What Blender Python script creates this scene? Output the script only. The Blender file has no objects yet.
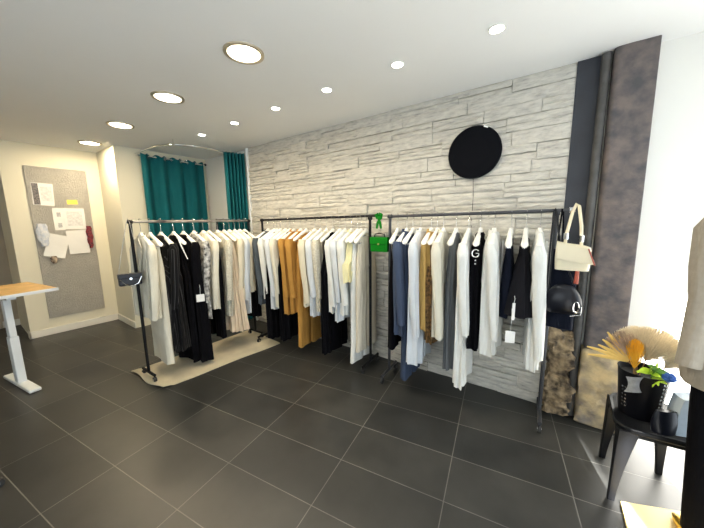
import bpy, bmesh, math, random
from mathutils import Vector, Matrix
PI = math.pi
SC = bpy.context.scene
COL = SC.collection
R = random.Random(7)

# ------------------------------------------------------------------ camera
F, YAW, PIT, ROL, TY = 287.4, 0.62208, 0.14883, -0.0138, 0.15451
f = Vector((-math.sin(YAW)*math.cos(PIT), math.cos(YAW)*math.cos(PIT), -math.sin(PIT)))
r0 = Vector((math.cos(YAW), math.sin(YAW), 0)); u0 = r0.cross(f)
rr = r0*math.cos(ROL)+u0*math.sin(ROL); uu = -r0*math.sin(ROL)+u0*math.cos(ROL)
cd = bpy.data.cameras.new('camera'); cam = bpy.data.objects.new('camera', cd); COL.objects.link(cam)
cam.matrix_world = Matrix(((rr.x, uu.x, -f.x, 0), (rr.y, uu.y, -f.y, 0), (rr.z, uu.z, -f.z, 1.5), (0, 0, 0, 1)))
cd.sensor_width = 36; cd.lens = F/704*36; cd.clip_start = 0.02
SC.camera = cam

# ------------------------------------------------------------------ world, sun, exposure
w = bpy.data.worlds.new('daylight'); SC.world = w; w.use_nodes = True
bg = w.node_tree.nodes['Background']; bg.inputs[0].default_value = (0.84, 0.93, 1.0, 1); bg.inputs[1].default_value = 2.3
sd = bpy.data.lights.new('sun', 'SUN'); sd.energy = 46; sd.angle = math.radians(1.2); sd.color = (1, .98, .95)
sun = bpy.data.objects.new('sun', sd); COL.objects.link(sun)
el = math.radians(35)
sdir = Vector((-.37*math.cos(el), .93*math.cos(el), -math.sin(el)))     # travel direction
sun.rotation_euler = sdir.to_track_quat('-Z', 'Y').to_euler(); sun.location = (3, -6, 5)
VS = SC.view_settings
VS.view_transform = 'Standard'; VS.look = 'None'; VS.gamma = 1; VS.use_curve_mapping = False; VS.exposure = 0.55
SC.cycles.use_denoising = True
SC.cycles.max_bounces = 8; SC.cycles.diffuse_bounces = 5
SC.cycles.sample_clamp_indirect = 6
POT_W, SPOT_W = 12.0, 5.0

# ------------------------------------------------------------------ materials
def mat(name, c, rough=.6, metal=0, emit=None, es=0, spec=.5, var=0, vscale=8, bump=0, bscale=60, coat=0, c2=None, sheen=0):
    m = bpy.data.materials.new(name); m.use_nodes = True; nt = m.node_tree; b = nt.nodes['Principled BSDF']
    b.inputs['Base Color'].default_value = (*c, 1); b.inputs['Roughness'].default_value = rough; b.inputs['Metallic'].default_value = metal
    b.inputs['Specular IOR Level'].default_value = spec; b.inputs['Coat Weight'].default_value = coat
    b.inputs['Sheen Weight'].default_value = sheen
    if emit: b.inputs['Emission Color'].default_value = (*emit, 1); b.inputs['Emission Strength'].default_value = es
    tc = nt.nodes.new('ShaderNodeTexCoord')
    if var or c2:
        n = nt.nodes.new('ShaderNodeTexNoise'); n.inputs['Scale'].default_value = vscale; n.inputs['Detail'].default_value = 6
        nt.links.new(tc.outputs['Object'], n.inputs['Vector'])
        cr = nt.nodes.new('ShaderNodeValToRGB'); e = cr.color_ramp.elements
        e[0].position = .32; e[1].position = .68
        lo = c2 if c2 else tuple(x*(1-var) for x in c)
        e[0].color = (*lo, 1); e[1].color = (*[min(1, x*(1+var*.5)) for x in c], 1)
        nt.links.new(n.outputs['Fac'], cr.inputs['Fac']); nt.links.new(cr.outputs['Color'], b.inputs['Base Color'])
    if bump:
        n2 = nt.nodes.new('ShaderNodeTexNoise'); n2.inputs['Scale'].default_value = bscale; n2.inputs['Detail'].default_value = 5
        nt.links.new(tc.outputs['Object'], n2.inputs['Vector'])
        bp = nt.nodes.new('ShaderNodeBump'); bp.inputs['Strength'].default_value = bump; bp.inputs['Distance'].default_value = .01
        nt.links.new(n2.outputs['Fac'], bp.inputs['Height']); nt.links.new(bp.outputs['Normal'], b.inputs['Normal'])
    return m

def cloth(name, c, **k):
    k.setdefault('rough', .85); k.setdefault('spec', .2); k.setdefault('var', .06); k.setdefault('bump', .25); k.setdefault('bscale', 9)
    wr = k.pop('wrinkle', .9)
    m = mat(name, c, **k); nt = m.node_tree
    bp = next(n for n in nt.nodes if n.type == 'BUMP'); bp.inputs['Distance'].default_value = .035; bp.inputs['Strength'].default_value = wr
    tc = next(n for n in nt.nodes if n.type == 'TEX_COORD'); nz = bp.inputs['Height'].links[0].from_node
    mp = nt.nodes.new('ShaderNodeMapping'); mp.inputs['Scale'].default_value = (1.6, 1.6, .30)
    nt.links.new(tc.outputs['Object'], mp.inputs[0]); nt.links.new(mp.outputs[0], nz.inputs['Vector'])
    return m

def stripes(name, c, c2, period, axis='Y', thin=.85):
    m = mat(name, c, rough=.85, spec=.2); nt = m.node_tree; b = nt.nodes['Principled BSDF']
    tc = nt.nodes.new('ShaderNodeTexCoord'); sp = nt.nodes.new('ShaderNodeSeparateXYZ'); nt.links.new(tc.outputs['Object'], sp.inputs[0])
    ad = nt.nodes.new('ShaderNodeMath'); ad.operation = 'ADD'; nt.links.new(sp.outputs['X'], ad.inputs[0]); nt.links.new(sp.outputs['Y'], ad.inputs[1])
    mu = nt.nodes.new('ShaderNodeMath'); mu.operation = 'MULTIPLY'; mu.inputs[1].default_value = 1/period; nt.links.new(ad.outputs[0], mu.inputs[0])
    fr = nt.nodes.new('ShaderNodeMath'); fr.operation = 'FRACT'; nt.links.new(mu.outputs[0], fr.inputs[0])
    gt = nt.nodes.new('ShaderNodeMath'); gt.operation = 'GREATER_THAN'; gt.inputs[1].default_value = thin; nt.links.new(fr.outputs[0], gt.inputs[0])
    mx = nt.nodes.new('ShaderNodeMix'); mx.data_type = 'RGBA'; mx.inputs['A'].default_value = (*c, 1); mx.inputs['B'].default_value = (*c2, 1)
    nt.links.new(gt.outputs[0], mx.inputs['Factor']); nt.links.new(mx.outputs['Result'], b.inputs['Base Color'])
    return m

M = {}
M['wall'] = mat('white plaster', (.78, .77, .72), .7, var=.02, vscale=2, bump=.05, bscale=90)
M['cream'] = mat('cream plaster', (.78, .74, .59), .6, var=.02, vscale=2, bump=.05, bscale=90)
M['ceil'] = mat('ceiling paint', (.88, .88, .86), .75, var=.015, vscale=1.5, bump=.04, bscale=120)
M['beige'] = mat('beige door paint', (.50, .42, .31), .6, var=.05, vscale=3)
M['base'] = mat('skirting paint', (.80, .78, .70), .4)
M['trimw'] = mat('white trim', (.85, .87, .86), .5)
M['black'] = mat('black metal', (.006, .006, .007), .45, var=.1, spec=.25)
M['grey_metal'] = mat('grey tube', (.055, .058, .065), .4, metal=.3, var=.1, spec=.4)
M['steel'] = mat('steel', (.62, .62, .62), .25, metal=1)
M['chrome'] = mat('chrome', (.8, .8, .8), .12, metal=1)
M['hanger'] = mat('white hanger', (.86, .85, .79), .35, coat=.2)
M['barsteel'] = mat('worn tube', (.42, .41, .38), .35, metal=.5, c2=(.05, .05, .05), vscale=6)
M['rubber'] = mat('black rubber', (.02, .02, .02), .6)
M['teal'] = cloth('teal curtain', (.006, .115, .135), var=.12, vscale=4)
M['mirror'] = mat('mirror glass', (.85, .87, .87), .03, metal=1)
M['board'] = cloth('pinboard felt', (.60, .58, .53), bump=.4, bscale=150, var=.05)
M['paper'] = mat('white paper', (.82, .82, .80), .7, var=.03, vscale=6)
M['print'] = mat('dark print', (.06, .06, .07), .6, c2=(.22, .20, .20), vscale=60)
M['faint'] = mat('faint print', (.60, .60, .60), .7, c2=(.78, .78, .77), vscale=40)
M['yellow_note'] = mat('yellow note', (.85, .75, .12), .7)
M['wood_desk'] = mat('oak desktop', (.60, .38, .14), .45, var=.2, vscale=9)
M['white_metal'] = mat('white powder coat', (.72, .76, .78), .4)
M['rug'] = cloth('beige rug', (.80, .71, .52), var=.12, vscale=5, bump=.5, bscale=90)
M['plank'] = mat('pale yellow board', (.78, .62, .28), .5, var=.06, vscale=5)
M['gold'] = mat('gold leather', (.75, .48, .05), .25, metal=.8)
M['discblack'] = mat('matt black disc', (.0025, .003, .005), .8, spec=.1)
M['lamp_on'] = mat('lamp diffuser', (1, .95, .85), .5, emit=(1, .90, .70), es=9)
M['spot_on'] = mat('spot lens', (1, 1, .95), .5, emit=(1, .93, .78), es=22)
M['bezel'] = mat('brushed bezel', (.55, .48, .36), .35, metal=.7)
M['bezelw'] = mat('white bezel', (.8, .8, .76), .4)

def stone_material():
    m = mat('split stone', (.62, .60, .55), .85, bump=.8, bscale=26); nt = m.node_tree; b = nt.nodes['Principled BSDF']
    tc = nt.nodes.new('ShaderNodeTexCoord')
    mp = nt.nodes.new('ShaderNodeMapping'); mp.inputs['Scale'].default_value = (6, 6, 30); nt.links.new(tc.outputs['Object'], mp.inputs[0])
    n = nt.nodes.new('ShaderNodeTexNoise'); n.inputs['Scale'].default_value = 1.6; n.inputs['Detail'].default_value = 9; n.inputs['Roughness'].default_value = .65
    nt.links.new(mp.outputs[0], n.inputs['Vector'])
    cr = nt.nodes.new('ShaderNodeValToRGB'); e = cr.color_ramp.elements
    e[0].position = .28; e[0].color = (.26, .25, .23, 1); e[1].position = .60; e[1].color = (.63, .605, .535, 1)
    e.new(.42).color = (.50, .48, .43, 1)
    nt.links.new(n.outputs['Fac'], cr.inputs['Fac'])
    nt.links.new(cr.outputs['Color'], b.inputs['Base Color'])
    return m
M['stone'] = stone_material()

def floor_material():
    m = mat('charcoal tiles', (.05, .05, .05), .33); nt = m.node_tree; b = nt.nodes['Principled BSDF']
    tc = nt.nodes.new('ShaderNodeTexCoord'); mp = nt.nodes.new('ShaderNodeMapping')
    mp.inputs['Rotation'].default_value = (0, 0, -TY); mp.inputs['Location'].default_value = (.18+6.28, -1.741+3.31, 0)
    nt.links.new(tc.outputs['Object'], mp.inputs[0])
    br = nt.nodes.new('ShaderNodeTexBrick'); br.offset = 0; br.squash = 1
    for k, v in {'Scale': 1, 'Mortar Size': .0026, 'Mortar Smooth': .2, 'Bias': 0, 'Brick Width': .628, 'Row Height': .331}.items(): br.inputs[k].default_value = v
    br.inputs['Color1'].default_value = (.022, .023, .023, 1); br.inputs['Color2'].default_value = (.036, .036, .034, 1); br.inputs['Mortar'].default_value = (.13, .127, .118, 1)
    nt.links.new(mp.outputs[0], br.inputs['Vector'])
    n = nt.nodes.new('ShaderNodeTexNoise'); n.inputs['Scale'].default_value = 4; n.inputs['Detail'].default_value = 8; nt.links.new(tc.outputs['Object'], n.inputs['Vector'])
    cr = nt.nodes.new('ShaderNodeValToRGB'); e = cr.color_ramp.elements; e[0].position = .3; e[0].color = (.72, .72, .72, 1); e[1].position = .72; e[1].color = (1.3, 1.28, 1.22, 1)
    nt.links.new(n.outputs['Fac'], cr.inputs['Fac'])
    mx = nt.nodes.new('ShaderNodeMix'); mx.data_type = 'RGBA'; mx.blend_type = 'MULTIPLY'; mx.inputs['Factor'].default_value = 1
    nt.links.new(br.outputs['Color'], mx.inputs['A']); nt.links.new(cr.outputs['Color'], mx.inputs['B']); nt.links.new(mx.outputs['Result'], b.inputs['Base Color'])
    mr = nt.nodes.new('ShaderNodeMapRange'); mr.inputs['To Min'].default_value = .30; mr.inputs['To Max'].default_value = .48
    nt.links.new(n.outputs['Fac'], mr.inputs['Value']); nt.links.new(mr.outputs['Result'], b.inputs['Roughness'])
    bp = nt.nodes.new('ShaderNodeBump'); bp.inputs['Strength'].default_value = .35; bp.inputs['Distance'].default_value = .002; bp.invert = True
    nt.links.new(br.outputs['Fac'], bp.inputs['Height']); nt.links.new(bp.outputs['Normal'], b.inputs['Normal'])
    return m
M['floor'] = floor_material()

# ------------------------------------------------------------------ geometry helpers
def obj(name, bm, m, parent=None, smooth=False, loc=None):
    me = bpy.data.meshes.new(name)
    bmesh.ops.recalc_face_normals(bm, faces=bm.faces[:])
    bm.to_mesh(me); bm.free()
    me.materials.append(M[m] if isinstance(m, str) else m)
    if smooth:
        for p in me.polygons: p.use_smooth = True
        me.set_sharp_from_angle(angle=math.radians(48))
    o = bpy.data.objects.new(name, me); COL.objects.link(o)
    if parent: o.parent = parent
    if loc: o.location = loc
    return o

def thing(name, label, cat, loc=(0, 0, 0), rotz=0, group=None):
    o = bpy.data.objects.new(name, None); COL.objects.link(o); o.empty_display_size = .1
    o.location = loc; o.rotation_euler = (0, 0, rotz); o['label'] = label; o['category'] = cat
    if group: o['group'] = group
    return o

def tag(o, label, cat, group=None):
    o['label'] = label; o['category'] = cat
    if group: o['group'] = group
    return o

def struct(name, bm, m, **k):
    o = obj(name, bm, m, **k); o['kind'] = 'structure'; return o

def box(bm, x0, x1, y0, y1, z0, z1, bev=0):
    vs = [bm.verts.new((x, y, z)) for x in (x0, x1) for y in (y0, y1) for z in (z0, z1)]
    fs = [bm.faces.new([vs[i] for i in q]) for q in ((0, 1, 3, 2), (4, 6, 7, 5), (0, 4, 5, 1), (2, 3, 7, 6), (0, 2, 6, 4), (1, 5, 7, 3))]
    if bev:
        es = list({e for fc in fs for e in fc.edges})
        bmesh.ops.bevel(bm, geom=es, offset=bev, segments=2, affect='EDGES', profile=.5)
    return bm

def B(*a, bev=0): return box(bmesh.new(), *a, bev=bev)

def loft(bm, rings, cap=True, closed=True):
    vr = [[bm.verts.new(p) for p in ring] for ring in rings]
    n = len(vr[0])
    for a, b in zip(vr, vr[1:]):
        for i in range(n if closed else n-1):
            bm.faces.new((a[i], a[(i+1) % n], b[(i+1) % n], b[i]))
    if cap and closed:
        bm.faces.new(vr[0]); bm.faces.new(vr[-1][::-1])
    return vr

def tube(bm, pts, rad, n=8, cap=True):
    pts = [Vector(p) for p in pts]; rings = []
    if not isinstance(rad, (list, tuple)): rad = [rad]*len(pts)
    up = None
    for i, p in enumerate(pts):
        d = (pts[min(i+1, len(pts)-1)]-pts[max(i-1, 0)]).normalized()
        if up is None:
            up = d.orthogonal().normalized()
        else:
            up = (up-d*up.dot(d)); up = up.normalized() if up.length > 1e-6 else d.orthogonal().normalized()
        s = d.cross(up)
        rings.append([p+(up*math.cos(t)+s*math.sin(t))*rad[i] for t in [2*PI*k/n for k in range(n)]])
    loft(bm, rings, cap); return bm

def T(pts, rad, n=8): return tube(bmesh.new(), pts, rad, n)

def lathe(bm, prof, n=32, c=(0, 0, 0)):
    loft(bm, [[Vector((c[0]+r*math.cos(2*PI*k/n), c[1]+r*math.sin(2*PI*k/n), c[2]+z)) for k in range(n)] for r, z in prof]); return bm

def slab(bm, pts2, th, origin, ux, uy, un):
    """extruded outline: points (a,b) in plane ux,uy, thickness th along un"""
    o = Vector(origin); ux, uy, un = Vector(ux), Vector(uy), Vector(un)
    a = [bm.verts.new(o+ux*p[0]+uy*p[1]) for p in pts2]; b = [bm.verts.new(o+ux*p[0]+uy*p[1]+un*th) for p in pts2]
    bm.faces.new(a); bm.faces.new(b[::-1]); n = len(a)
    for i in range(n): bm.faces.new((a[i], b[i], b[(i+1) % n], a[(i+1) % n]))
    return bm

# ------------------------------------------------------------------ room shell
H = 2.54
YB = 2.65                       # back wall plane
struct('floor', B(-6.7, 1.45, -2.5, 2.85, -.1, 0), 'floor')
struct('ceiling', B(-6.7, 1.45, -2.5, 2.85, H, H+.1), 'ceil')
struct('wall_left', B(-6.7, -6.6, -2.5, .47, 0, H), 'beige')
struct('wall_board', B(-6.7, -5.62, .47, 2.85, 0, H), 'cream')
struct('wall_pier', B(-5.62, -4.89, 1.42, 2.85, 0, H), 'cream')
struct('wall_back', B(-4.89, 1.45, YB, 2.85, 0, H), 'wall')
bm = bmesh.new()
box(bm, -6.7, 1.45, -2.6, -2.5, 0, .25); box(bm, -6.7, 1.45, -2.6, -2.5, 2.3, H); box(bm, -6.7, -5.2, -2.6, -2.5, .25, 2.3)  # unseen wall behind the camera, openings added for soft frontal light
box(bm, -5.2, -1.9, -2.6, -2.5, .25, 2.3)  # closes the left bays, added to darken that end of the room
for xm in (-.3,): box(bm, xm-.04, xm+.04, -2.6, -2.5, .25, 2.3)
box(bm, 1.05, 1.45, -2.6, -2.5, .25, 2.3)
box(bm, -6.7, 1.45, -5.8, -2.6, H, H+.1)  # unseen canopy added outside to keep sun patches off the floor
struct('wall_front_with_sunshade', bm, 'wall')
# unseen shop front on the right, mullioned bays and slit shaped for sun streak
bm = bmesh.new()
X0, X1 = 1.3, 1.45
box(bm, X0, X0+.03, -2.5, -.60, 0, H); box(bm, X0, X0+.03, -.40, -.06, 0, 2.2); box(bm, X0, X0+.03, -.6, 2.65, 2.2, H)
box(bm, X0, X1, 2.45, 2.65, 0, 2.2)
struct('wall_right', bm, 'wall')
# skirting
struct('baseboard_board', B(-5.62, -5.605, .455, 1.42, 0, .095, bev=.003), 'base')
struct('baseboard_return', B(-5.72, -5.605, .455, .47, 0, .095), 'base')
struct('baseboard_pier', B(-5.605, -4.89, 1.405, 1.42, 0, .095, bev=.003), 'base')
struct('baseboard_left', B(-6.6, -6.585, -2.5, .47, 0, .095), 'base')
d = struct('door_1', B(-6.60, -6.575, -.62, .30, .005, 2.12, bev=.004), 'beige')
obj('door_handle', T([(-6.575, -.5, 1.02), (-6.53, -.5, 1.02), (-6.53, -.40, 1.02)], .009), 'steel', d)
struct('trim_1', B(-3.705, -3.675, 2.60, YB, 0, H, bev=.004), 'trimw')

# split-stone cladding on the back wall, one surface
def cladding():
    bm = bmesh.new(); rng = random.Random(3)
    z = 0.0
    while z < H-.005:
        h = rng.choice((.075, .09, .105, .12, .06)); h = min(h, H-z)
        if H-(z+h) < .03: h = H-z
        x = -3.675-rng.uniform(0, .0)
        while x < .02-.005:
            L = rng.uniform(.22, .66)
            if .02-(x+L) < .1: L = .02-x
            nrow = 1 if (h < .07 or rng.random() < .35) else (2 if h < .1 or rng.random() < .6 else 3)
            zz = z
            for kk in range(nrow):
                hh = h/nrow
                d0 = rng.uniform(.003, .029); g = .0019
                nx, nz = max(3, int(L/.05)), 3
                tilt, tz = rng.uniform(-.004, .004), rng.uniform(-.003, .004)
                grid = []
                for j in range(nz+1):
                    row = []
                    for i in range(nx+1):
                        a, b = i/nx, j/nz
                        e = (i in (0, nx)) or (j in (0, nz))
                        px = x+g+(L-2*g)*a; pz = zz+g+(hh-2*g)*b
                        if j in (0, nz) and i not in (0, nx): pz += rng.uniform(-.0012, .0012)
                        dd = d0+tilt*(a-.5)*2+tz*(b-.5)*2+(0 if e else rng.uniform(.002, .009))
                        row.append(bm.verts.new((px, 2.637-dd, pz)))
                    grid.append(row)
                for j in range(nz):
                    for i in range(nx):
                        bm.faces.new((grid[j][i], grid[j][i+1], grid[j+1][i+1], grid[j+1][i]))
                rim = [grid[0][i] for i in range(nx+1)]+[grid[j][nx] for j in range(1, nz+1)]+[grid[nz][i] for i in range(nx-1, -1, -1)]+[grid[j][0] for j in range(nz-1, 0, -1)]
                back = [bm.verts.new((v.co.x, 2.648, v.co.z)) for v in rim]; n = len(rim)
                for i in range(n): bm.faces.new((rim[i], back[i], back[(i+1) % n], rim[(i+1) % n]))
                zz += hh
            x += L
        z += h
    return bm
struct('wall_stone', cladding(), 'stone')

# ------------------------------------------------------------------ iron column and rough stone base at the right
M['slate'] = mat('dark slate paint', (.028, .032, .042), .6, var=.25, vscale=5, bump=.2, bscale=30)
M['iron'] = mat('rusty grey iron', (.165, .130, .118), .55, c2=(.062, .060, .064), vscale=14, bump=.6, bscale=30)
M['rib'] = mat('grey pipe paint', (.075, .072, .068), .5, var=.4, vscale=12, bump=.3)
M['rock'] = mat('rough brown stone', (.46, .34, .20), .9, c2=(.03, .02, .012), vscale=17, bump=1, bscale=45)
M['block'] = mat('yellow grey stone', (.66, .50, .26), .9, c2=(.20, .17, .14), vscale=9, bump=1, bscale=22)

def rough_box(x0, x1, y0, y1, z0, z1, amp, seed, s=.03, rnd=0.02):
    from mathutils import noise
    bm = bmesh.new()
    nx, ny, nz = [max(2, int(d/s)) for d in (x1-x0, y1-y0, z1-z0)]
    cache = {}
    def P(i, j, k):
        key = (i, j, k)
        if key not in cache:
            p = Vector((x0+(x1-x0)*i/nx, y0+(y1-y0)*j/ny, z0+(z1-z0)*k/nz))
            n = Vector(((i == nx)-(i == 0), (j == ny)-(j == 0), (k == nz)-(k == 0)))
            m = n.length
            if m > 1.1: p -= n*rnd*(m-1)
            if k > 0:
                v = noise.fractal(p*7+Vector((seed, seed*2, 0)), 1.0, 2.0, 6)+.5*noise.noise(p*38)
                p += n*amp*v
            cache[key] = bm.verts.new(p)
        return cache[key]
    for i in range(nx):
        for k in range(nz):
            bm.faces.new((P(i, 0, k), P(i+1, 0, k), P(i+1, 0, k+1), P(i, 0, k+1)))
            bm.faces.new((P(i, ny, k), P(i, ny, k+1), P(i+1, ny, k+1), P(i+1, ny, k)))
        for j in range(ny):
            bm.faces.new((P(i, j, 0), P(i, j+1, 0), P(i+1, j+1, 0), P(i+1, j, 0)))
            bm.faces.new((P(i, j, nz), P(i+1, j, nz), P(i+1, j+1, nz), P(i, j+1, nz)))
    for j in range(ny):
        for k in range(nz):
            bm.faces.new((P(0, j, k), P(0, j, k+1), P(0, j+1, k+1), P(0, j+1, k)))
            bm.faces.new((P(nx, j, k), P(nx, j+1, k), P(nx, j+1, k+1), P(nx, j, k+1)))
    return bm

col = bpy.data.objects.new('wall_column', None); COL.objects.link(col); col['kind'] = 'structure'
obj('side_panel', B(.02, .152, 2.615, YB+.01, .60, H), 'slate', col)
obj('pipe', T([(.172, 2.585, .02), (.170, 2.585, .9), (.168, 2.585, 1.7), (.167, 2.585, H-.01)], .026, 16), 'rib', col, smooth=True)
def column_shaft():
    bm = bmesh.new(); rings = []
    from mathutils import noise
    for k in range(44):
        z = .57+(H-.57)*k/43; t = k/43
        xl, xr = .212-.012*t, .425-.022*t
        pts = []
        for a in range(7): th = PI+PI/2*a/6; pts.append((xl+.03+.03*math.cos(th), 2.545+.03+.03*math.sin(th)))
        for a in range(1, 8): pts.append((xl+.03+(xr-xl-.034)*a/8, 2.545))
        for a in range(4): th = -PI/2+PI/2*a/3; pts.append((xr-.006+.006*math.cos(th), 2.551+.006*math.sin(th)))
        pts += [(xr, YB+.01), (xl, YB+.01)]
        ring = []
        for x, y in pts:
            v = noise.fractal(Vector((x*9, y*9, z*6)), 1, 2, 3)*.004
            ring.append(Vector((x, y+v, z)))
        rings.append(ring)
    loft(bm, rings); return bm
obj('shaft', column_shaft(), 'iron', col, smooth=False)
obj('rough_stone', rough_box(.0, .150, 2.535, YB+.01, 0, .66, .045, 3, s=.016), 'rock', col, smooth=True)
obj('stone_block', rough_box(.198, .46, 2.525, YB+.01, 0, .58, .018, 9, s=.018, rnd=.01), 'block', col, smooth=True)
del col

# ------------------------------------------------------------------ ceiling lights
def downlight(x, y, label):
    t = thing('recessed_downlight', label, 'ceiling light', (x, y, H), 0, 'large round downlights in a row')
    bm = bmesh.new(); n = 40
    loft(bm, [[Vector((r*math.cos(2*PI*k/n), r*math.sin(2*PI*k/n), z)) for k in range(n)] for r, z in ((.122, 0), (.120, -.008), (.100, -.010), (.094, -.002))], cap=False)
    obj('bezel', bm, 'bezel', t, smooth=True)
    obj('diffuser', lathe(bmesh.new(), [(.095, -.003), (.094, -.006), (.03, -.007)], 40), 'lamp_on', t)
    ld = bpy.data.lights.new('downlight_glow', 'AREA'); ld.shape = 'DISK'; ld.size = .18; ld.energy = POT_W; ld.color = (1, .80, .52)
    l = bpy.data.objects.new('downlight_glow', ld); COL.objects.link(l); l.parent = t; l.location = (0, 0, -.014)
for x, s in ((-1.673, 'large round downlight nearest the viewer'), (-2.734, 'large round downlight, second from the viewer'),
             (-3.864, 'large round downlight, third from the viewer'), (-4.995, 'large round downlight beside the pinboard wall, farthest')):
    downlight(x, 1.213, s)
def spot(x, y, label):
    t = thing('ceiling_spotlight', label, 'ceiling spotlight', (x, y, H), 0, 'small recessed spotlights along the stone wall')
    bm = bmesh.new(); n = 24
    loft(bm, [[Vector((r*math.cos(2*PI*k/n), r*math.sin(2*PI*k/n), z)) for k in range(n)] for r, z in ((.042, 0), (.046, -.005), (.038, -.005), (.036, -.001))], cap=False)
    obj('bezel', bm, 'bezelw', t, smooth=True)
    obj('lens', lathe(bmesh.new(), [(.036, -.002), (.026, -.007)], 24), 'spot_on', t)
    ld = bpy.data.lights.new('spot_glow', 'SPOT'); ld.energy = SPOT_W*2.2; ld.color = (1, .90, .72); ld.spot_size = math.radians(150); ld.spot_blend = .9; ld.shadow_soft_size = .03
    l = bpy.data.objects.new('spot_glow', ld); COL.objects.link(l); l.parent = t; l.location = (0, 0, -.012)
for x, s in ((-.361, 'small spotlight nearest the iron column'), (-.969, 'small spotlight in front of the black wall disc'), (-1.595, 'small spotlight third from the column'),
             (-2.215, 'small spotlight fourth from the column'), (-2.869, 'small spotlight fifth from the column'), (-3.546, 'small spotlight beside the curved curtain rail')):
    spot(x, 1.91, s)

# ------------------------------------------------------------------ pinboard and papers
tag(obj('pinboard', B(-5.619, -5.603, .665, 1.265, .23, 2.26, bev=.002), 'board'), 'tall grey felt pinboard mounted on the cream wall', 'pinboard')
PX = -5.602
def sheet(name, y0, y1, z1, z0, m, label, cat, rot=0, th=.0015, curl=.006, group=None, lift=0):
    bm = bmesh.new(); cy, cz = (y0+y1)/2, (z0+z1)/2; hw, hh = (y1-y0)/2, (z1-z0)/2; n = 6
    fr, bk = [], []
    for j in range(n+1):
        for i in range(n+1):
            a, b = -1+2*i/n, -1+2*j/n
            y, z = a*hw, b*hh
            y, z = y*math.cos(rot)-z*math.sin(rot), y*math.sin(rot)+z*math.cos(rot)
            dx = curl*(max(0, -b)**2)*(.6+.4*a)
            fr.append(bm.verts.new((th+dx, y, z))); bk.append(bm.verts.new((dx, y, z)))
    N = n+1
    for j in range(n):
        for i in range(n):
            q = (j*N+i, j*N+i+1, (j+1)*N+i+1, (j+1)*N+i)
            bm.faces.new([fr[k] for k in q]); bm.faces.new([bk[k] for k in q][::-1])
    rim = [i for i in range(N)]+[j*N+n for j in range(1, N)]+[n*N+i for i in range(n-1, -1, -1)]+[j*N for j in range(n-1, 0, -1)]
    for i in range(len(rim)):
        a, b = rim[i], rim[(i+1) % len(rim)]; bm.faces.new((fr[a], bk[a], bk[b], fr[b]))
    o = obj(name, bm, m, loc=(PX+lift, cy, cz)); tag(o, label, cat, group); return o
G = 'papers pinned on the grey board'
p = sheet('pinned_paper', .70, .90, 2.05, 1.76, 'paper', 'white sheet with dark photo strip, highest on the pinboard', 'paper', rot=-.04, curl=0, group=G)
obj('photo_strip', B(.0016, .0022, -.092, -.035, -.135, .138), 'print', p)
obj('text_block', B(.0016, .0021, -.02, .085, -.09, .10), 'faint', p)
sheet('sticky_note', 1.02, 1.13, 1.845, 1.785, 'yellow_note', 'small yellow sticky note on the pinboard', 'sticky note', rot=.03)
p = sheet('pinned_paper', .86, .965, 1.73, 1.43, 'paper', 'narrow white sheet with two small grey pictures', 'paper', curl=0, group=G)
for z0 in (-.115, .03): obj('small_picture', B(.0016, .0022, -.015, .025, z0, z0+.06), mat('grey picture', (.30, .30, .32), .6, c2=(.6, .6, .6), vscale=50), p)
p = sheet('pinned_paper', .965, 1.185, 1.73, 1.44, 'paper', 'white sheet with faint text, right of the two small pictures', 'paper', curl=0, group=G, lift=.002)
obj('text_block', B(.0016, .0021, -.08, .08, -.10, .10), 'faint', p)
p = sheet('pinned_paper', .745, .955, 1.37, 1.06, 'paper', 'tilted white sheet, lowest at the left of the pinboard', 'paper', rot=-.28, curl=.02, group=G, lift=.006)
p = sheet('pinned_paper', .965, 1.18, 1.42, 1.09, 'paper', 'upright white sheet, lowest at the right of the pinboard', 'paper', rot=.03, curl=.01, group=G, lift=.004)
M['swblue'] = cloth('pale blue swatch', (.50, .56, .68), c2=(.75, .76, .78), vscale=30)
M['swdark'] = cloth('dark patterned swatch', (.30, .04, .05), c2=(.03, .03, .04), vscale=50)
M['swbrown'] = cloth('brown swatch', (.55, .45, .35), c2=(.06, .04, .03), vscale=25)
def swatch(y, z, w_, h_, m, label, seed):
    rg = random.Random(seed); bm = bmesh.new(); rings = []
    for k in range(9):
        t = k/8; ww = w_*(.35+.65*math.sin(PI*min(1, t*.75+.18)))/2
        rings.append([Vector((.010+.012*math.sin(a)*(.5+t)+.003*math.sin(3*a+k), ww*math.cos(a)+.006*math.sin(2*k), -h_*t)) for a in [2*PI*i/14 for i in range(14)]])
    loft(bm, rings)
    tag(obj('fabric_swatch', bm, m, smooth=True, loc=(PX+.008, y, z)), label, 'fabric swatch', 'fabric swatches on the pinboard')
swatch(.735, 1.52, .12, .30, 'swblue', 'pale blue and white fabric swatch bunched at the board edge', 1)
swatch(1.205, 1.48, .07, .32, 'swdark', 'dark and red fabric swatch behind the right-hand papers', 2)
swatch(.80, 1.08, .07, .10, 'swbrown', 'small brown fabric swatch below the tilted sheet', 3)

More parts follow.
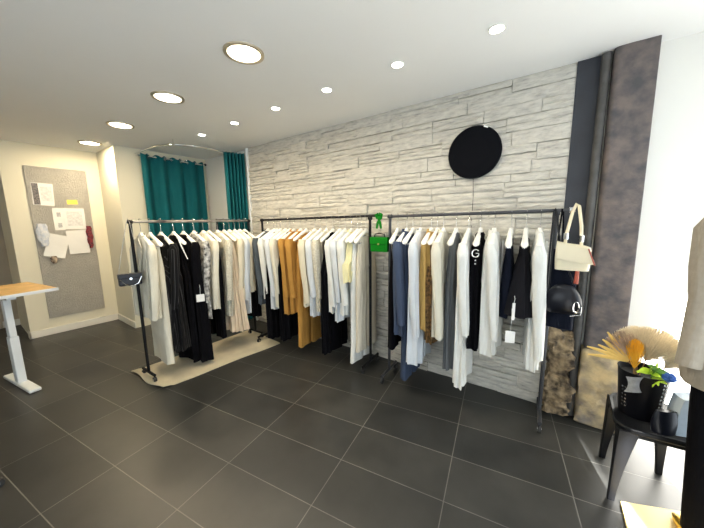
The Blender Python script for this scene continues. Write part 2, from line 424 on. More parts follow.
# ------------------------------------------------------------------ standing desk
tb = thing('standing_desk', 'height-adjustable desk with light oak top and white T-shaped leg', 'desk', (-4.1, .22, 0), .17)
obj('tabletop', B(-.46, .235, -1.35, .30, .875, .90, bev=.006), 'wood_desk', tb)
obj('edge_band', B(.2355, .2405, -1.35, .302, .874, .901), 'white_metal', tb)
def desk_leg(yy):
    f_ = obj('foot', B(-.27, .36, yy-.04, yy+.04, .006, .035, bev=.008), 'white_metal', tb)
    obj('leg', B(.0, .08, yy-.03, yy+.03, .035, .48, bev=.004), 'white_metal', tb)
    obj('inner_leg', B(.007, .073, yy-.024, yy+.024, .48, .85, bev=.004), 'white_metal', tb)
    obj('top_bracket', B(-.32, .20, yy-.03, yy+.03, .848, .874), 'white_metal', tb)
desk_leg(.0); desk_leg(-1.1)

# small caster just inside the frame at the lower left
cb = thing('office_chair', 'black office chair base with a pale-hubbed caster, by the left picture edge', 'office chair', (-2.54, -.30, 0), 0)
for k in range(5):
    a = PI/2+k*2*PI/5; c, s = math.cos(a), math.sin(a)
    obj('base_arm', T([(0, 0, .10), (.15*c, .15*s, .085), (.285*c, .285*s, .065)], [.025, .018, .013]), 'rubber', cb, smooth=True)
    cs = obj('caster', T([(.285*c-.02*s, .285*s+.02*c, .025), (.285*c+.02*s, .285*s-.02*c, .025)], .025, 16), 'rubber', cb)
    obj('caster_hub', T([(.285*c-.022*s, .285*s+.022*c, .025), (.285*c+.022*s, .285*s-.022*c, .025)], .009, 12), 'steel', cs)
obj('column', T([(0, 0, .08), (0, 0, .40)], .025, 12), 'rubber', cb)
obj('seat', B(-.23, .23, -.23, .23, .40, .47, bev=.03), 'rubber', cb)

# ------------------------------------------------------------------ fitting cubicle: curtains, rod, curved rail, mirror
def path_curtain(pts, z0, z1, m, th=.004, parent=None, name='curtain', sag=None):
    bm = bmesh.new(); nz = 16; fr, bk = [], []
    n = len(pts)
    for k in range(nz+1):
        t = k/nz; z = z0+(z1-z0)*t
        for i, (x, y) in enumerate(pts):
            zz = z - (sag[i]*t**6 if sag else 0)
            a = pts[max(0, i-1)]; b = pts[min(n-1, i+1)]; dx, dy = b[0]-a[0], b[1]-a[1]; l = math.hypot(dx, dy) or 1
            wob = .006*math.sin(i*.35+k*.4)*(1-t)
            fr.append(bm.verts.new((x-dy/l*(th+wob), y+dx/l*(th+wob), zz))); bk.append(bm.verts.new((x+dy/l*(th-wob), y-dx/l*(th-wob), zz)))
    for k in range(nz):
        for i in range(n-1):
            q = (k*n+i, k*n+i+1, (k+1)*n+i+1, (k+1)*n+i)
            bm.faces.new([fr[j] for j in q]); bm.faces.new([bk[j] for j in q][::-1])
    rim = list(range(n))+[k*n+n-1 for k in range(1, nz+1)]+[nz*n+i for i in range(n-2, -1, -1)]+[k*n for k in range(nz-1, 0, -1)]
    for i in range(len(rim)):
        a, b = rim[i], rim[(i+1) % len(rim)]; bm.faces.new((fr[a], bk[a], bk[b], fr[b]))
    return obj(name, bm, m, parent, smooth=True)

RZ = 2.445; RX = -4.82
t = thing('curtain_rod', 'short chrome curtain rod above the left teal curtain', 'curtain rod')
obj('rod', T([(RX, 1.66, RZ), (RX, 2.60, RZ-.01)], .009, 12), 'chrome', t, smooth=True)
obj('bracket', T([(-4.889, 2.585, RZ), (RX, 2.585, RZ)], .012, 10), 'chrome', t)
obj('bracket', T([(-4.889, 1.675, RZ), (RX, 1.675, RZ)], .012, 10), 'chrome', t)
obj('finial', lathe(bmesh.new(), [(.004, -.02), (.018, -.012), (.018, .012), (.004, .02)], 16, (RX, 2.61, RZ)), 'black', t, smooth=True)
t = thing('curtain', 'wide teal eyelet curtain hanging on the short chrome rod', 'curtain', group='teal curtains')
pts, sag = [], []
for i in range(121):
    s = i/120; y = 1.69+.88*s
    pts.append((RX+(.034+.036*math.exp(-(s/.2)**2))*math.sin(2*PI*4.0*s+.4), y)); sag.append(.028*abs(math.sin(2*PI*4.0*s+.4))**2)
path_curtain(pts, .03, RZ+.035, 'teal', parent=t, name='fabric', sag=sag)
for k in range(8):
    s = ((k*PI-.4)/(2*PI*4.0))
    if s < 0: s += 0
    if 0 <= s <= 1:
        y = 1.70+.87*s; bm = bmesh.new(); n = 20
        slope = 1 if k % 2 == 0 else -1
        nrm = Vector((.8*slope*-1, .6, 0)).normalized()
        e1 = Vector((0, 0, 1)); e2 = nrm.cross(e1)
        loop = [Vector((RX, y, RZ-.002))+(e1*math.cos(2*PI*j/n)+e2*math.sin(2*PI*j/n))*.026 for j in range(n+1)]
        tube(bm, loop, .006, 8, cap=False); obj('eyelet', bm, 'chrome', t, smooth=True)
# curved cubicle rail
rail = [(-4.885, 1.66), (-4.6, 1.66), (-4.3, 1.66)]
for a in range(1, 13):
    th = -PI/2+PI/2*a/12; rail.append((-4.27+.42*math.cos(th), 2.08+.42*math.sin(th)))
rail += [(-3.85, 2.3), (-3.85, 2.63)]
t = thing('curtain_rail', 'curved chrome cubicle rail just under the ceiling', 'curtain rail')
obj('rail', T([(x, y, 2.47) for x, y in rail], .010, 10), 'chrome', t, smooth=True)
obj('wall_flange', T([(-3.85, 2.625, 2.47), (-3.85, 2.648, 2.47)], .028, 16), 'chrome', t)
obj('ceiling_stay', T([(-4.0, 1.78, 2.47), (-4.0, 1.78, H)], .006, 8), 'chrome', t)
t = thing('curtain', 'gathered teal curtain bunched at the end of the curved rail', 'curtain', group='teal curtains')
pts = []
for i in range(121):
    s = i/120; pts.append((-3.83+.09*s+.055*math.sin(2*PI*5.5*s), 2.345+.235*s+.012*math.cos(2*PI*5.5*s)))
path_curtain(pts, .04, 2.46, 'teal', parent=t, name='fabric')
t = thing('mirror', 'black-framed standing mirror behind the left rack', 'mirror', (0, 0, 0))
obj('glass', B(-4.60, -3.98, 2.615, 2.622, .04, 1.52), 'mirror', t)
for nm, a in (('frame_top', (-4.64, -3.94, 2.605, 2.64, 1.515, 1.555)), ('frame_bottom', (-4.64, -3.94, 2.605, 2.64, .0, .045)), ('frame_side', (-4.64, -4.60, 2.605, 2.64, .045, 1.515)), ('frame_side', (-3.98, -3.94, 2.605, 2.64, .045, 1.515))):
    obj(nm, B(*a, bev=.003), 'black', t)

# ------------------------------------------------------------------ black disc lamp
t = thing('wall_disc', 'large round matt black disc on the stone wall with a thin cable', 'wall lamp', (-.613, 2.612, 2.04))
bm = bmesh.new(); n = 48
loft(bm, [[Vector((r*math.cos(2*PI*k/n), y, r*math.sin(2*PI*k/n))) for k in range(n)] for r, y in ((.19, 0), (.206, -.004), (.208, -.022), (.200, -.034), (.12, -.040), (.03, -.041))])
obj('disc', bm, 'discblack', t, smooth=False)
obj('cable', T([(0, -.006, -.2), (.006, 0, -.35), (.0, .0, -.7), (.004, 0, -1.1), (0, 0, -1.9)], .0025, 6), 'rubber', t)
obj('clip', T([(.07, -.035, .19), (.10, -.035, .175)], .006, 8), 'trimw', t)

# ------------------------------------------------------------------ garment racks
def rack(name_label, A, Bp, z, m, mount=False, foot=.21, over=0.0, foot_z=.07, bar=None):
    """A,Bp: plan positions of both uprights; local x runs along the bar"""
    ang = math.atan2(Bp[1]-A[1], Bp[0]-A[0]); L = math.hypot(Bp[0]-A[0], Bp[1]-A[1])
    t = thing('garment_rack', name_label, 'clothes rack', (A[0], A[1], 0), ang, 'black tube clothes racks')
    obj('top_bar', T([(-.012, 0, z), (L+.012+over, 0, z+over*.2)], .0125, 14), bar or m, t, smooth=True)
    for x in (0, L):
        obj('post', T([(x, 0, foot_z), (x, 0, z)], .0135, 14), m, t, smooth=True)
        obj('corner_fitting', T([(x-.018, 0, z), (x+.018, 0, z)], .018, 14), m, t, smooth=True)
        ft = obj('foot', T([(x, -foot, foot_z), (x, foot, foot_z)], .0135, 12), m, t, smooth=True)
        for s in (-1, 1):
            c = obj('caster', T([(x, s*foot*.95, foot_z), (x, s*foot*.95, .04)], .008, 8), m, t)
            obj('wheel', T([(x-.011, s*foot*.95, .025), (x+.011, s*foot*.95, .025)], .025, 18), 'rubber', c)
            obj('hub', T([(x-.014, s*foot*.95, .025), (x+.014, s*foot*.95, .025)], .010, 12), 'steel', c)
    if over:
        obj('end_cap', T([(L+.012+over-.03, 0, z+over*.2), (L+.012+over, 0, z+over*.2+.002)], .022, 14), 'steel', t, smooth=True)
    return t, ang, L
A3, B3 = (-1.243, 2.33), (-.018, 2.42)
A2, B2 = (-2.983, 2.27), (-1.486, 2.38)
A1, B1 = (-3.16, .97), (-3.19, 2.22)
Z3, Z2, Z1 = 1.535, 1.525, 1.52
rack('right-hand clothes rack by the iron column', A3, B3, Z3, 'grey_metal', foot=.17, over=.085)
rack('middle clothes rack against the stone wall', A2, B2, Z2, 'black', foot=.17, over=.11)
rack('left clothes rack standing on the beige rug', A1, B1, Z1, 'black', foot=.13, foot_z=.068, bar='barsteel')

# ------------------------------------------------------------------ garments
def fold(th, z, A, k1, p1, k2, p2): return 1+A*(math.sin(k1*th+p1+z*1.2)+.6*math.sin(k2*th+p2-z*2.0))

def body_rings(prof, rg, n=72, A=.05, k=(9, 14), bulge=1.0, pleat=0):
    """prof: list (z, halfthick_x, halfwidth_y, cx, cy)"""
    k1, k2 = k; p1, p2 = rg.uniform(0, 6), rg.uniform(0, 6); out = []
    ztop, zbot = prof[0][0], prof[-1][0]
    for z, hx, hy, cx, cy in prof:
        t = (ztop-z)/max(.01, ztop-zbot); ring = []
        for i in range(n):
            th = 2*PI*i/n; c, s = math.cos(th), math.sin(th)
            e = .75
            x = hx*math.copysign(abs(c)**e, c); y = hy*math.copysign(abs(s)**e, s)
            m = fold(th, z, A*min(1, t*2.2), k1, p1, k2, p2)
            if pleat: m += pleat*math.sin(24*th)*min(1, t*3)
            ring.append(Vector((cx+x*(1+(m-1)*3.2), cy+y*(1+(m-1)*.55), z+.006*math.sin(3*th+p1)*t)))
        out.append(ring)
    return out

def resample(prof, step=.045):
    out = []
    for a, b in zip(prof, prof[1:]):
        n = max(1, int(abs(a[0]-b[0])/step))
        for k in range(n): out.append(tuple(a[i]+(b[i]-a[i])*k/n for i in range(5)))
    out.append(prof[-1]); return out

def shell(rings):
    """close the hem by turning inside, so it reads as open cloth with an edge"""
    last = rings[-1]; c = sum(last, Vector())/len(last)
    inner = [[c+(p-c)*.90+Vector((0, 0, .004)) for p in last], [c+(p-c)*.80+Vector((0, 0, .10)) for p in last]]
    bm = bmesh.new(); loft(bm, rings+inner); return bm

def hanger(root_loc, ang, label, group, clips=False, w_=.205):
    t = thing('clothes_hanger', label, 'hanger', root_loc, ang, group)
    r_ = .019
    pts = [(0, r_*math.cos(a), r_*math.sin(a)-.004) for a in [math.radians(-40+i*22) for i in range(11)]]
    D = .032
    pts = [(0, 0, -.10-D), (0, 0, -.045), (0, .012, -.028)]+[(0, r_*math.cos(a), r_*math.sin(a)-.004) for a in [math.radians(-35+i*24) for i in range(9)]]
    obj('hook', T(pts, .0022, 6), 'steel', t, smooth=True)
    bm = bmesh.new(); rings = []
    N = 25
    for i in range(N):
        s = -1+2*i/(N-1); a = abs(s)
        y = s*w_; z = -.108-D-.092*(a**1.2)
        hh = .020-.003*a; ww = .015+.011*a**2
        if i in (0, N-1): hh *= .5; ww *= .5
        rings.append([Vector((ww*math.cos(q), y, z+hh*math.sin(q)+(.010*(1-a*4) if a < .25 else 0)*(1 if math.sin(q) > 0 else 0))) for q in [2*PI*k/12 for k in range(12)]])
    loft(bm, rings); obj('arms', bm, 'hanger', t, smooth=True)
    obj('neck', T([(0, 0, -.080-D), (0, 0, -.122-D)], [.014, .020], 12), 'hanger', t, smooth=True)
    if clips:
        obj('bar', T([(0, -w_*.86, -.175-D), (0, -w_*.86, -.215-D), (0, w_*.86, -.215-D), (0, w_*.86, -.175-D)], .003, 6), 'steel', t, smooth=True)
        for s in (-1, 1): obj('clip', B(-.014, .014, s*.12-.014, s*.12+.014, -.245-D, -.205-D, bev=.003), 'steel', t)
    return t

def garment(kind, name, cat, label, A, ang, z, s, L, m, rot=0, seed=0, side=1, hem=1.0, hy=.215, hx=.033, sleeve=.58, sm=None, parts=(), hl=None, group=None, hgroup=None, pleat=0, thick2=1.0, cuff=None, trim='button', lx=.03, collar_m=None):
    rg = random.Random(seed*13+5)
    px, py = A[0]+math.cos(ang)*s, A[1]+math.sin(ang)*s
    loc = (px, py, z+.012); a = ang+rot
    hanger(loc, a, 'white hanger carrying the '+(hl or label), hgroup, clips=kind in ('trousers', 'skirt'))
    z -= .046; loc = (px, py, z+.012)
    t = thing(name, label, cat, loc, a, group)
    zb = -(z+.012-L)                             # L is the hem height above the floor
    if kind in ('top', 'dress'):
        prof = [(-.100, hx*.45, .062, 0, 0), (-.118, hx*.7, .095, 0, 0), (-.150, hx*.9, .155, 0, 0), (-.185, hx, hy*.90, 0, 0), (-.225, hx*1.1, hy*.98, 0, 0),
                (-.32, hx*1.15, hy*.94, 0, 0), (-.5 if zb < -.6 else zb*.7, hx*1.15*thick2, hy*.92*(1+(hem-1)*.3), 0, 0), (zb, hx*1.25*thick2, hy*hem*.93, .008*side, 0)]
        if kind == 'dress':
            prof[3] = (-.185, hx, hy*.62, 0, 0); prof[4] = (-.225, hx, hy*.66, 0, 0); prof[2] = (-.15, hx*.6, .05*1.9, 0, 0); prof[5] = (-.36, hx*1.1, hy*.74, 0, 0)
        obj('body', shell(body_rings(resample(prof), rg, A=.085 if kind == 'top' else .10, pleat=pleat)), m, t, smooth=True)
        if sleeve:
            for q in (-1, 1):
                k1 = rg.uniform(0, 6); ln = sleeve*rg.uniform(.97, 1.03); pr = []
                zs = -.185; N = 14
                for i in range(N+1):
                    u = i/N; hxx = .040-.012*u; hyy = .050-.014*u-.006*math.sin(PI*u)
                    if i == 0: hxx, hyy = .025, .03
                    pr.append((zs-ln*u+(.012 if i == 0 else 0), hxx, hyy, side*lx*(u**.8)*1.2+.004*math.sin(5*u+k1), q*(hy*.93+.012*math.sin(u*PI)-.018*u)))
                rings = body_rings(pr, rg, n=30, A=.055, k=(3, 5))
                so = obj('sleeve', shell(rings), sm or m, t, smooth=True)
                if cuff:
                    zc = zs-ln
                    cr = [[Vector((v.x, v.y, v.z)) for v in rings[-1]]]
                    c0 = sum(cr[0], Vector())/22
                    bm = bmesh.new(); loft(bm, [[c0+(v-c0)*1.06+Vector((0, 0, .055)) for v in cr[0]], [c0+(v-c0)*1.08-Vector((0, 0, .004)) for v in cr[0]], [c0+(v-c0)*.9-Vector((0, 0, .004)) for v in cr[0]]])
                    obj('cuff', bm, cuff, so, smooth=True)
        hxf = side*(hx*1.2)
        if 'collar' in parts:
            bm = bmesh.new(); n = 20
            rgs = []
            for dz, k_ in ((-.128, 1.10), (-.095, .92), (-.088, .86), (-.100, .80)):
                rgs.append([Vector((math.cos(q)*hx*.8*k_, math.sin(q)*.078*k_, dz+.012*math.cos(q)*-side)) for q in [2*PI*j/n for j in range(n)]])
            loft(bm, rgs); obj('collar', bm, collar_m or sm or m, t, smooth=True)
        if 'lapel' in parts:
            for q in (-1, 1):
                bm = bmesh.new()
                pr = [(q*.055, -.115), (q*.105, -.20), (q*.085, -.235), (q*.10, -.25), (q*.012, -.44), (q*.004, -.42)]
                slab(bm, pr, .006, (hxf+side*.004, 0, 0), (0, 1, 0), (0, 0, 1), (side, 0, 0)); obj('lapel', bm, m, t)
        if 'placket' in parts:
            obj('placket', B(min(hxf, hxf+side*.012), max(hxf, hxf+side*.012), -.014, .014, zb+.01, -.16, bev=.002), m, t)
        if 'button' in parts:
            for j in range(3):
                zc = -.45-.09*j
                if zc > zb+.03: obj('button', T([(hxf+side*.008, .0, zc), (hxf+side*.018, .0, zc)], .009, 10), trim if trim in M else 'steel', t)
        if 'pocket' in parts:
            for q in (-1, 1): obj('pocket_flap', B(min(hxf, hxf+side*.014), max(hxf, hxf+side*.014), q*.11-.05, q*.11+.05, -.60, -.565, bev=.002), m, t)
        if 'strap' in parts:
            for q in (-1, 1): obj('strap', T([(0, q*.05, -.115), (0, q*.055, -.105), (0, q*.06, -.17)], .004, 6), m, t)
    elif kind == 'skirt':
        prof = [(-.205, hx*.5, hy*.72, 0, 0), (-.225, hx*.55, hy*.74, 0, 0), (-.30, hx*.8, hy*.80, 0, 0), (zb, hx*1.4*thick2, hy*hem, 0, 0)]
        obj('body', shell(body_rings(resample(prof), rg, n=96 if pleat else 44, A=.06, pleat=pleat)), m, t, smooth=True)
        obj('waistband', shell(body_rings([(-.203, hx*.6, hy*.745, 0, 0), (-.245, hx*.62, hy*.76, 0, 0)], rg, A=0)), m, t, smooth=True)
    elif kind == 'trousers':
        obj('waistband', shell(body_rings([(-.205, .022, .150, 0, 0), (-.245, .025, .155, 0, 0)], rg, A=0)), m, t, smooth=True)
        prof = [(-.240, .024, .152, 0, 0), (-.34, .034, .165, 0, 0), (-.43, .040, .172, 0, 0)]
        obj('seat', shell(body_rings(resample(prof), rg, A=.02)), m, t, smooth=True)
        for q in (-1, 1):
            pr = [(-.40, .034, .085, 0, q*.084), (-.60, .036, .088*(1+(hem-1)*.2), q*.004, q*.088), (zb*.75-.15, .034, .082*(1+(hem-1)*.5), q*.006, q*.090), (zb, .036, .082*hem, q*.008, q*.092)]
            obj('leg', shell(body_rings(resample(pr), rg, n=26, A=.035, k=(4, 6))), m, t, smooth=True)
    return t

def C(n, c, **k): M[n] = cloth(n, c, **k); return n
ivory = C('ivory fabric', (.69, .66, .55)); white = C('white fabric', (.72, .73, .70)); cream = C('cream fabric', (.68, .62, .48))
coolw = C('cool white fabric', (.63, .67, .71)); beige = C('beige fabric', (.64, .53, .40)); sand = C('sand fabric', (.66, .60, .48))
blackf = C('black fabric', (.0035, .0035, .005), spec=.08); blackg = C('charcoal black fabric', (.010, .010, .013), spec=.1); slate = C('slate blue fabric', (.055, .075, .125))
slate2 = C('deep slate fabric', (.042, .060, .105))
greyf = C('mid grey fabric', (.115, .125, .135)); greyd = C('grey denim fabric', (.075, .09, .105)); tan = C('tan fabric', (.46, .24, .055), var=.1); tan2 = C('dark tan fabric', (.33, .17, .05), var=.1)
camel = C('camel fabric', (.55, .36, .12)); paley = C('pale yellow fabric', (.78, .72, .42)); navy = C('navy black fabric', (.006, .008, .016), spec=.1)
M['pinstripe'] = stripes('black pinstripe', (.004, .004, .005), (.045, .045, .045), .020, thin=.84)
M['mono'] = cloth('black and white print', (.70, .70, .68), c2=(.02, .02, .02), vscale=26)
M['brownprint'] = cloth('brown leopard print', (.20, .11, .04), c2=(.03, .02, .01), vscale=40)
M['sheer'] = cloth('lace cream', (.62, .60, .50), c2=(.46, .43, .35), vscale=60)
M['blackcuff'] = cloth('spotted black cuff', (.02, .02, .02), c2=(.6, .6, .6), vscale=75)
M['goldbtn'] = mat('gold button', (.7, .5, .2), .3, metal=.8)
M['darkbtn'] = mat('dark button', (.05, .04, .04), .4)

G1, G2, G3 = 'garments on the left rack', 'garments on the middle rack', 'garments on the right rack'
HG1, HG2, HG3 = 'white hangers on the left rack', 'white hangers on the middle rack', 'white hangers on the right rack'
def ang(A, Bq): return math.atan2(Bq[1]-A[1], Bq[0]-A[0])
a3, a2, a1 = ang(A3, B3), ang(A2, B2), ang(A1, B1)
def g3(s, L, kind, name, cat, label, m, **k):
    garment(kind, name, cat, label, A3, a3, Z3, s, L, m, side=1, group=G3, hgroup=HG3, seed=int(s*1000), **k)
def g2(s, L, kind, name, cat, label, m, **k):
    garment(kind, name, cat, label, A2, a2, Z2, s, L, m, side=1, group=G2, hgroup=HG2, seed=int(s*1000)+3, **k)
def g1(s, L, kind, name, cat, label, m, **k):
    garment(kind, name, cat, label, A1, a1, Z1, s, L, m, side=-1, group=G1, hgroup=HG1, seed=int(s*1000)+7, **k)

# right rack, from its left post to the column
g3(.075, .36, 'trousers', 'black_trousers', 'trousers', 'plain black trousers at the left end of the right rack', blackf, hl='black trousers at the left post', rot=.12)
g3(.16, .52, 'top', 'long_blazer', 'coat', 'slate blue blazer with long sleeves, right rack', slate, sleeve=.72, parts=('lapel', 'collar'), hy=.23, hx=.052, hl='slate blue blazer')
g3(.215, .10, 'trousers', 'slate_trousers', 'trousers', 'slate blue trousers hanging beside the slate blazer', slate2, hl='slate blue trousers')
g3(.285, .28, 'top', 'tunic_shirt', 'shirt', 'cool white tunic shirt next to the slate blazer', coolw, sleeve=.78, parts=('collar', 'placket'), hem=1.05, hx=.048, hl='cool white tunic')
g3(.375, .60, 'top', 'cropped_jacket', 'jacket', 'camel cropped jacket with notched lapels, right rack', camel, sleeve=.0, parts=('lapel', 'collar', 'pocket'), hy=.19, hx=.04, hl='camel cropped jacket')
g3(.425, .50, 'dress', 'print_dress', 'dress', 'brown leopard-print dress peeking out below the camel jacket', 'brownprint', sleeve=0, parts=('strap',), hl='brown print dress')
g3(.475, .56, 'top', 'long_shirt', 'shirt', 'ivory shirt with full sleeves, centre of the right rack', ivory, sleeve=.74, parts=('collar', 'placket'), hx=.042, hl='ivory shirt on the right rack')
g3(.575, .30, 'dress', 'grey_dress', 'dress', 'grey knitted dress with short jacket layer', greyf, sleeve=0, parts=('strap',), hy=.19, hl='grey knitted dress')
g3(.67, .20, 'dress', 'long_dress', 'dress', 'long white dress with pointed hem, right rack', white, sleeve=.70, hy=.24, hem=1.05, hl='long white dress')
g3(.755, .52, 'dress', 'cutout_top', 'top', 'black cut-out top with silver ring and studs', blackf, sleeve=0, parts=('strap',), hy=.21, hx=.045, hl='black cut-out top')
g3(.85, .50, 'top', 'white_blouse', 'shirt', 'bright white blouse between the black tops', white, sleeve=.70, parts=('collar', 'placket'), hx=.05, lx=.05, hl='bright white blouse')
g3(.96, .80, 'trousers', 'black_shorts', 'shorts', 'black tailored shorts clipped on a hanger', navy, hem=1.1, hl='black tailored shorts')
g3(1.055, .84, 'skirt', 'black_skirt', 'skirt', 'black flared mini skirt with long white label', blackg, hem=1.15, hy=.21, hx=.055, thick2=1.5, hl='black flared mini skirt')
g3(1.14, .46, 'top', 'long_white_shirt', 'shirt', 'long white shirt nearest the iron column', white, sleeve=.76, parts=('collar', 'placket'), hem=1.02, hl='long white shirt by the column')

# middle rack
g2(.10, .52, 'top', 'grey_jacket', 'jacket', 'grey denim jacket at the left end of the middle rack', greyd, sleeve=.66, parts=('collar', 'placket'), hl='grey denim jacket')
g2(.20, .60, 'top', 'white_blouse', 'shirt', 'white blouse with black spotted cuffs', white, sleeve=.62, cuff='blackcuff', parts=('collar',), hl='spotted-cuff blouse')
g2(.25, .12, 'dress', 'black_dress', 'dress', 'long black dress hanging behind the white blouses', blackf, sleeve=0, parts=('strap',), hy=.23, hl='black dress behind the blouses')
g2(.31, .49, 'top', 'white_shirt', 'shirt', 'plain white shirt beside the spotted-cuff blouse', coolw, sleeve=.64, parts=('collar', 'placket'), hl='plain white shirt')
g2(.39, .52, 'top', 'ivory_shirt', 'shirt', 'ivory shirt beside the tan jacket', ivory, sleeve=.60, parts=('collar', 'placket'), hl='ivory shirt beside the tan jacket')
g2(.455, .14, 'dress', 'black_dress', 'dress', 'long black dress hanging behind the tan jackets', blackf, sleeve=0, parts=('strap',), hy=.23, hl='black dress behind the tan jackets')
g2(.52, .46, 'top', 'tan_jacket', 'jacket', 'tan jacket, the left of the two tan ones', tan, sleeve=.64, parts=('collar', 'lapel', 'pocket'), hl='left tan jacket')
g2(.62, .50, 'top', 'tan_jacket', 'jacket', 'tan blazer, the right of the two tan ones', tan, sleeve=.64, parts=('collar', 'lapel', 'button'), trim='darkbtn', hl='right tan blazer')
g2(.70, .10, 'trousers', 'tan_trousers', 'trousers', 'long tan trousers below the cream blazer', tan2 if False else tan, hem=1.15, hl='tan trousers')
g2(.82, .60, 'top', 'cream_blazer', 'jacket', 'cream blazer with long lapels and gold buttons', cream, sleeve=.66, parts=('collar', 'lapel', 'button', 'pocket'), trim='goldbtn', hy=.23, hl='cream blazer')
g2(.90, .50, 'top', 'white_knit', 'knit top', 'cool white knit showing behind the cream blazer', coolw, sleeve=.60, hl='cool white knit')
g2(.98, .56, 'top', 'lace_blouse', 'shirt', 'sand lace blouse in the middle of the middle rack', 'sheer', sleeve=.60, parts=('collar',), hl='sand lace blouse')
g2(1.06, .12, 'dress', 'black_dress', 'dress', 'long black dress between the lace blouse and white blazer', blackf, sleeve=0, parts=('strap',), hy=.23, hl='black dress beside the lace blouse')
g2(1.15, .58, 'top', 'white_blazer', 'jacket', 'white blazer on the right part of the middle rack', white, sleeve=.64, parts=('collar', 'lapel', 'button'), trim='darkbtn', hl='white blazer')
g2(1.215, .50, 'top', 'pale_shirt', 'shirt', 'pale cool shirt just right of the white blazer', coolw, sleeve=.60, parts=('collar',), hl='pale cool shirt')
g2(1.29, .58, 'top', 'ivory_blouse', 'shirt', 'ivory blouse with pale yellow collar', white, collar_m=paley, sleeve=.62, parts=('collar',), hl='ivory blouse with yellow collar')
g2(1.36, .92, 'dress', 'pale_yellow_camisole', 'camisole', 'pale yellow cropped top near the right post', paley, sleeve=0, hy=.27, hl='pale yellow cropped top')
g2(1.40, .10, 'trousers', 'white_trousers', 'trousers', 'wide white flared trousers near the right post', white, hem=1.35, hl='wide white trousers')
g2(1.455, .22, 'trousers', 'cream_trousers', 'trousers', 'cream trousers touching the right post of the middle rack', sand, hem=1.1, hl='cream trousers at the right post')

# left rack
g1(.075, .62, 'top', 'ivory_jacket', 'jacket', 'ivory jacket nearest the viewer on the left rack', ivory, sleeve=.70, parts=('collar', 'lapel'), hy=.21, hl='nearest ivory jacket')
g1(.15, .14, 'trousers', 'ivory_trousers', 'trousers', 'wide ivory trousers behind the nearest jacket', ivory, hem=1.3, hl='ivory trousers')
g1(.245, .26, 'dress', 'striped_dress', 'dress', 'black pinstriped long dress on the left rack', 'pinstripe', sleeve=.6, parts=(), hy=.25, hem=1.1, hx=.05, thick2=1.25, hl='pinstriped dress')
g1(.36, .20, 'dress', 'black_dress', 'dress', 'black long dress with thin white ribbon', blackf, sleeve=0, parts=('strap',), hy=.23, hem=1.1, hl='black dress with white ribbon')
g1(.455, .06, 'dress', 'black_gown', 'dress', 'longest black gown with a white square tag', blackf, sleeve=.6, parts=(), hy=.24, hem=1.2, hx=.058, thick2=1.2, hl='longest black gown')
g1(.565, .48, 'top', 'printed_blouse', 'shirt', 'black and white printed blouse beside the black gown', 'mono', sleeve=.62, parts=('collar',), hx=.024, hl='black and white blouse')
g1(.665, .56, 'top', 'ivory_coat', 'jacket', 'ivory long-sleeved jacket right of the printed blouse', ivory, sleeve=.74, parts=('collar', 'lapel'), hl='ivory jacket beside the printed blouse')
g1(.73, .20, 'trousers', 'black_trousers', 'trousers', 'black trousers showing below the ivory jacket', blackf, hl='black trousers on the left rack')
g1(.83, .44, 'top', 'sheer_blouse', 'shirt', 'sheer cream blouse in the right half of the left rack', 'sheer', sleeve=.66, parts=('collar',), hl='sheer cream blouse')
g1(.91, .24, 'skirt', 'pleated_skirt', 'skirt', 'beige finely pleated long skirt', beige, pleat=.05, hem=1.3, hy=.21, hx=.055, thick2=1.3, hl='pleated beige skirt')
g1(.98, .60, 'top', 'cream_cardigan', 'cardigan', 'cream button cardigan beside the pleated skirt', cream, sleeve=.58, parts=('collar', 'button'), trim='goldbtn', hl='cream cardigan')
g1(1.05, .40, 'top', 'white_shirt', 'shirt', 'white shirt with long tails on the left rack', coolw, sleeve=.72, parts=('collar',), hl='white long-tailed shirt')
g1(1.12, .66, 'top', 'beige_jacket', 'jacket', 'beige short jacket at the far end of the left rack', cream, sleeve=.55, hx=.045, parts=('collar', 'lapel'), hl='far beige jacket')
g1(1.19, .32, 'dress', 'black_dress', 'dress', 'black dress by the far post of the left rack', blackf, sleeve=0, parts=('strap',), hl='black dress by the far post')

# ornaments and labels on garments
def on(A, a, z, s, lx, ly, lz):
    return (A[0]+math.cos(a)*(s+lx)-math.sin(a)*ly, A[1]+math.sin(a)*(s+lx)+math.cos(a)*ly, z+lz)
c_ = on(A3, a3, Z3, .755, .0, -.185, -.28)
t = thing('ring_ornament', 'silver ring ornament with studs on the black cut-out top', 'ornament', c_, a3-PI/2+.25)
bm = bmesh.new(); tube(bm, [(0, .024*math.cos(q), .027*math.sin(q)) for q in [math.radians(40+i*15) for i in range(20)]], .0055, 8); obj('ring', bm, 'chrome', t, smooth=True)
obj('cross_piece', T([(0, 0, 0), (0, .021, 0), (0, .021, -.014)], .0045, 8), 'chrome', t)
for dz in (-.05, -.075): obj('stud', T([(0, .0, dz), (.006, .0, dz)], .006, 10), 'chrome', t)
def hang_tag(name, loc, ang_, w_, h_, label, th=.002, cord=.12):
    t = thing(name, label, 'tag', loc, ang_, 'white hang tags')
    obj('card', B(-w_/2, w_/2, -th/2, th/2, -h_, 0, bev=.0005), 'paper', t)
    obj('cord', T([(0, 0, 0), (.004, 0, cord*.6), (0, 0, cord)], .0015, 5), 'trimw', t)
hang_tag('hang_tag', on(A3, a3, Z3, 1.01, .0, -.24, -.80), .2, .06, .085, 'white square tag dangling low under the black skirt', cord=.16)
hang_tag('hang_tag', on(A3, a3, Z3, 1.02, .0, -.24, -.60), .2, .018, .12, 'narrow white label strip above the square tag', cord=.05)
hang_tag('hang_tag', on(A1, a1, Z1, .42, .0, -.285, -.73), PI/2-.4, .075, .075, 'white square tag on the longest black gown', cord=.1)
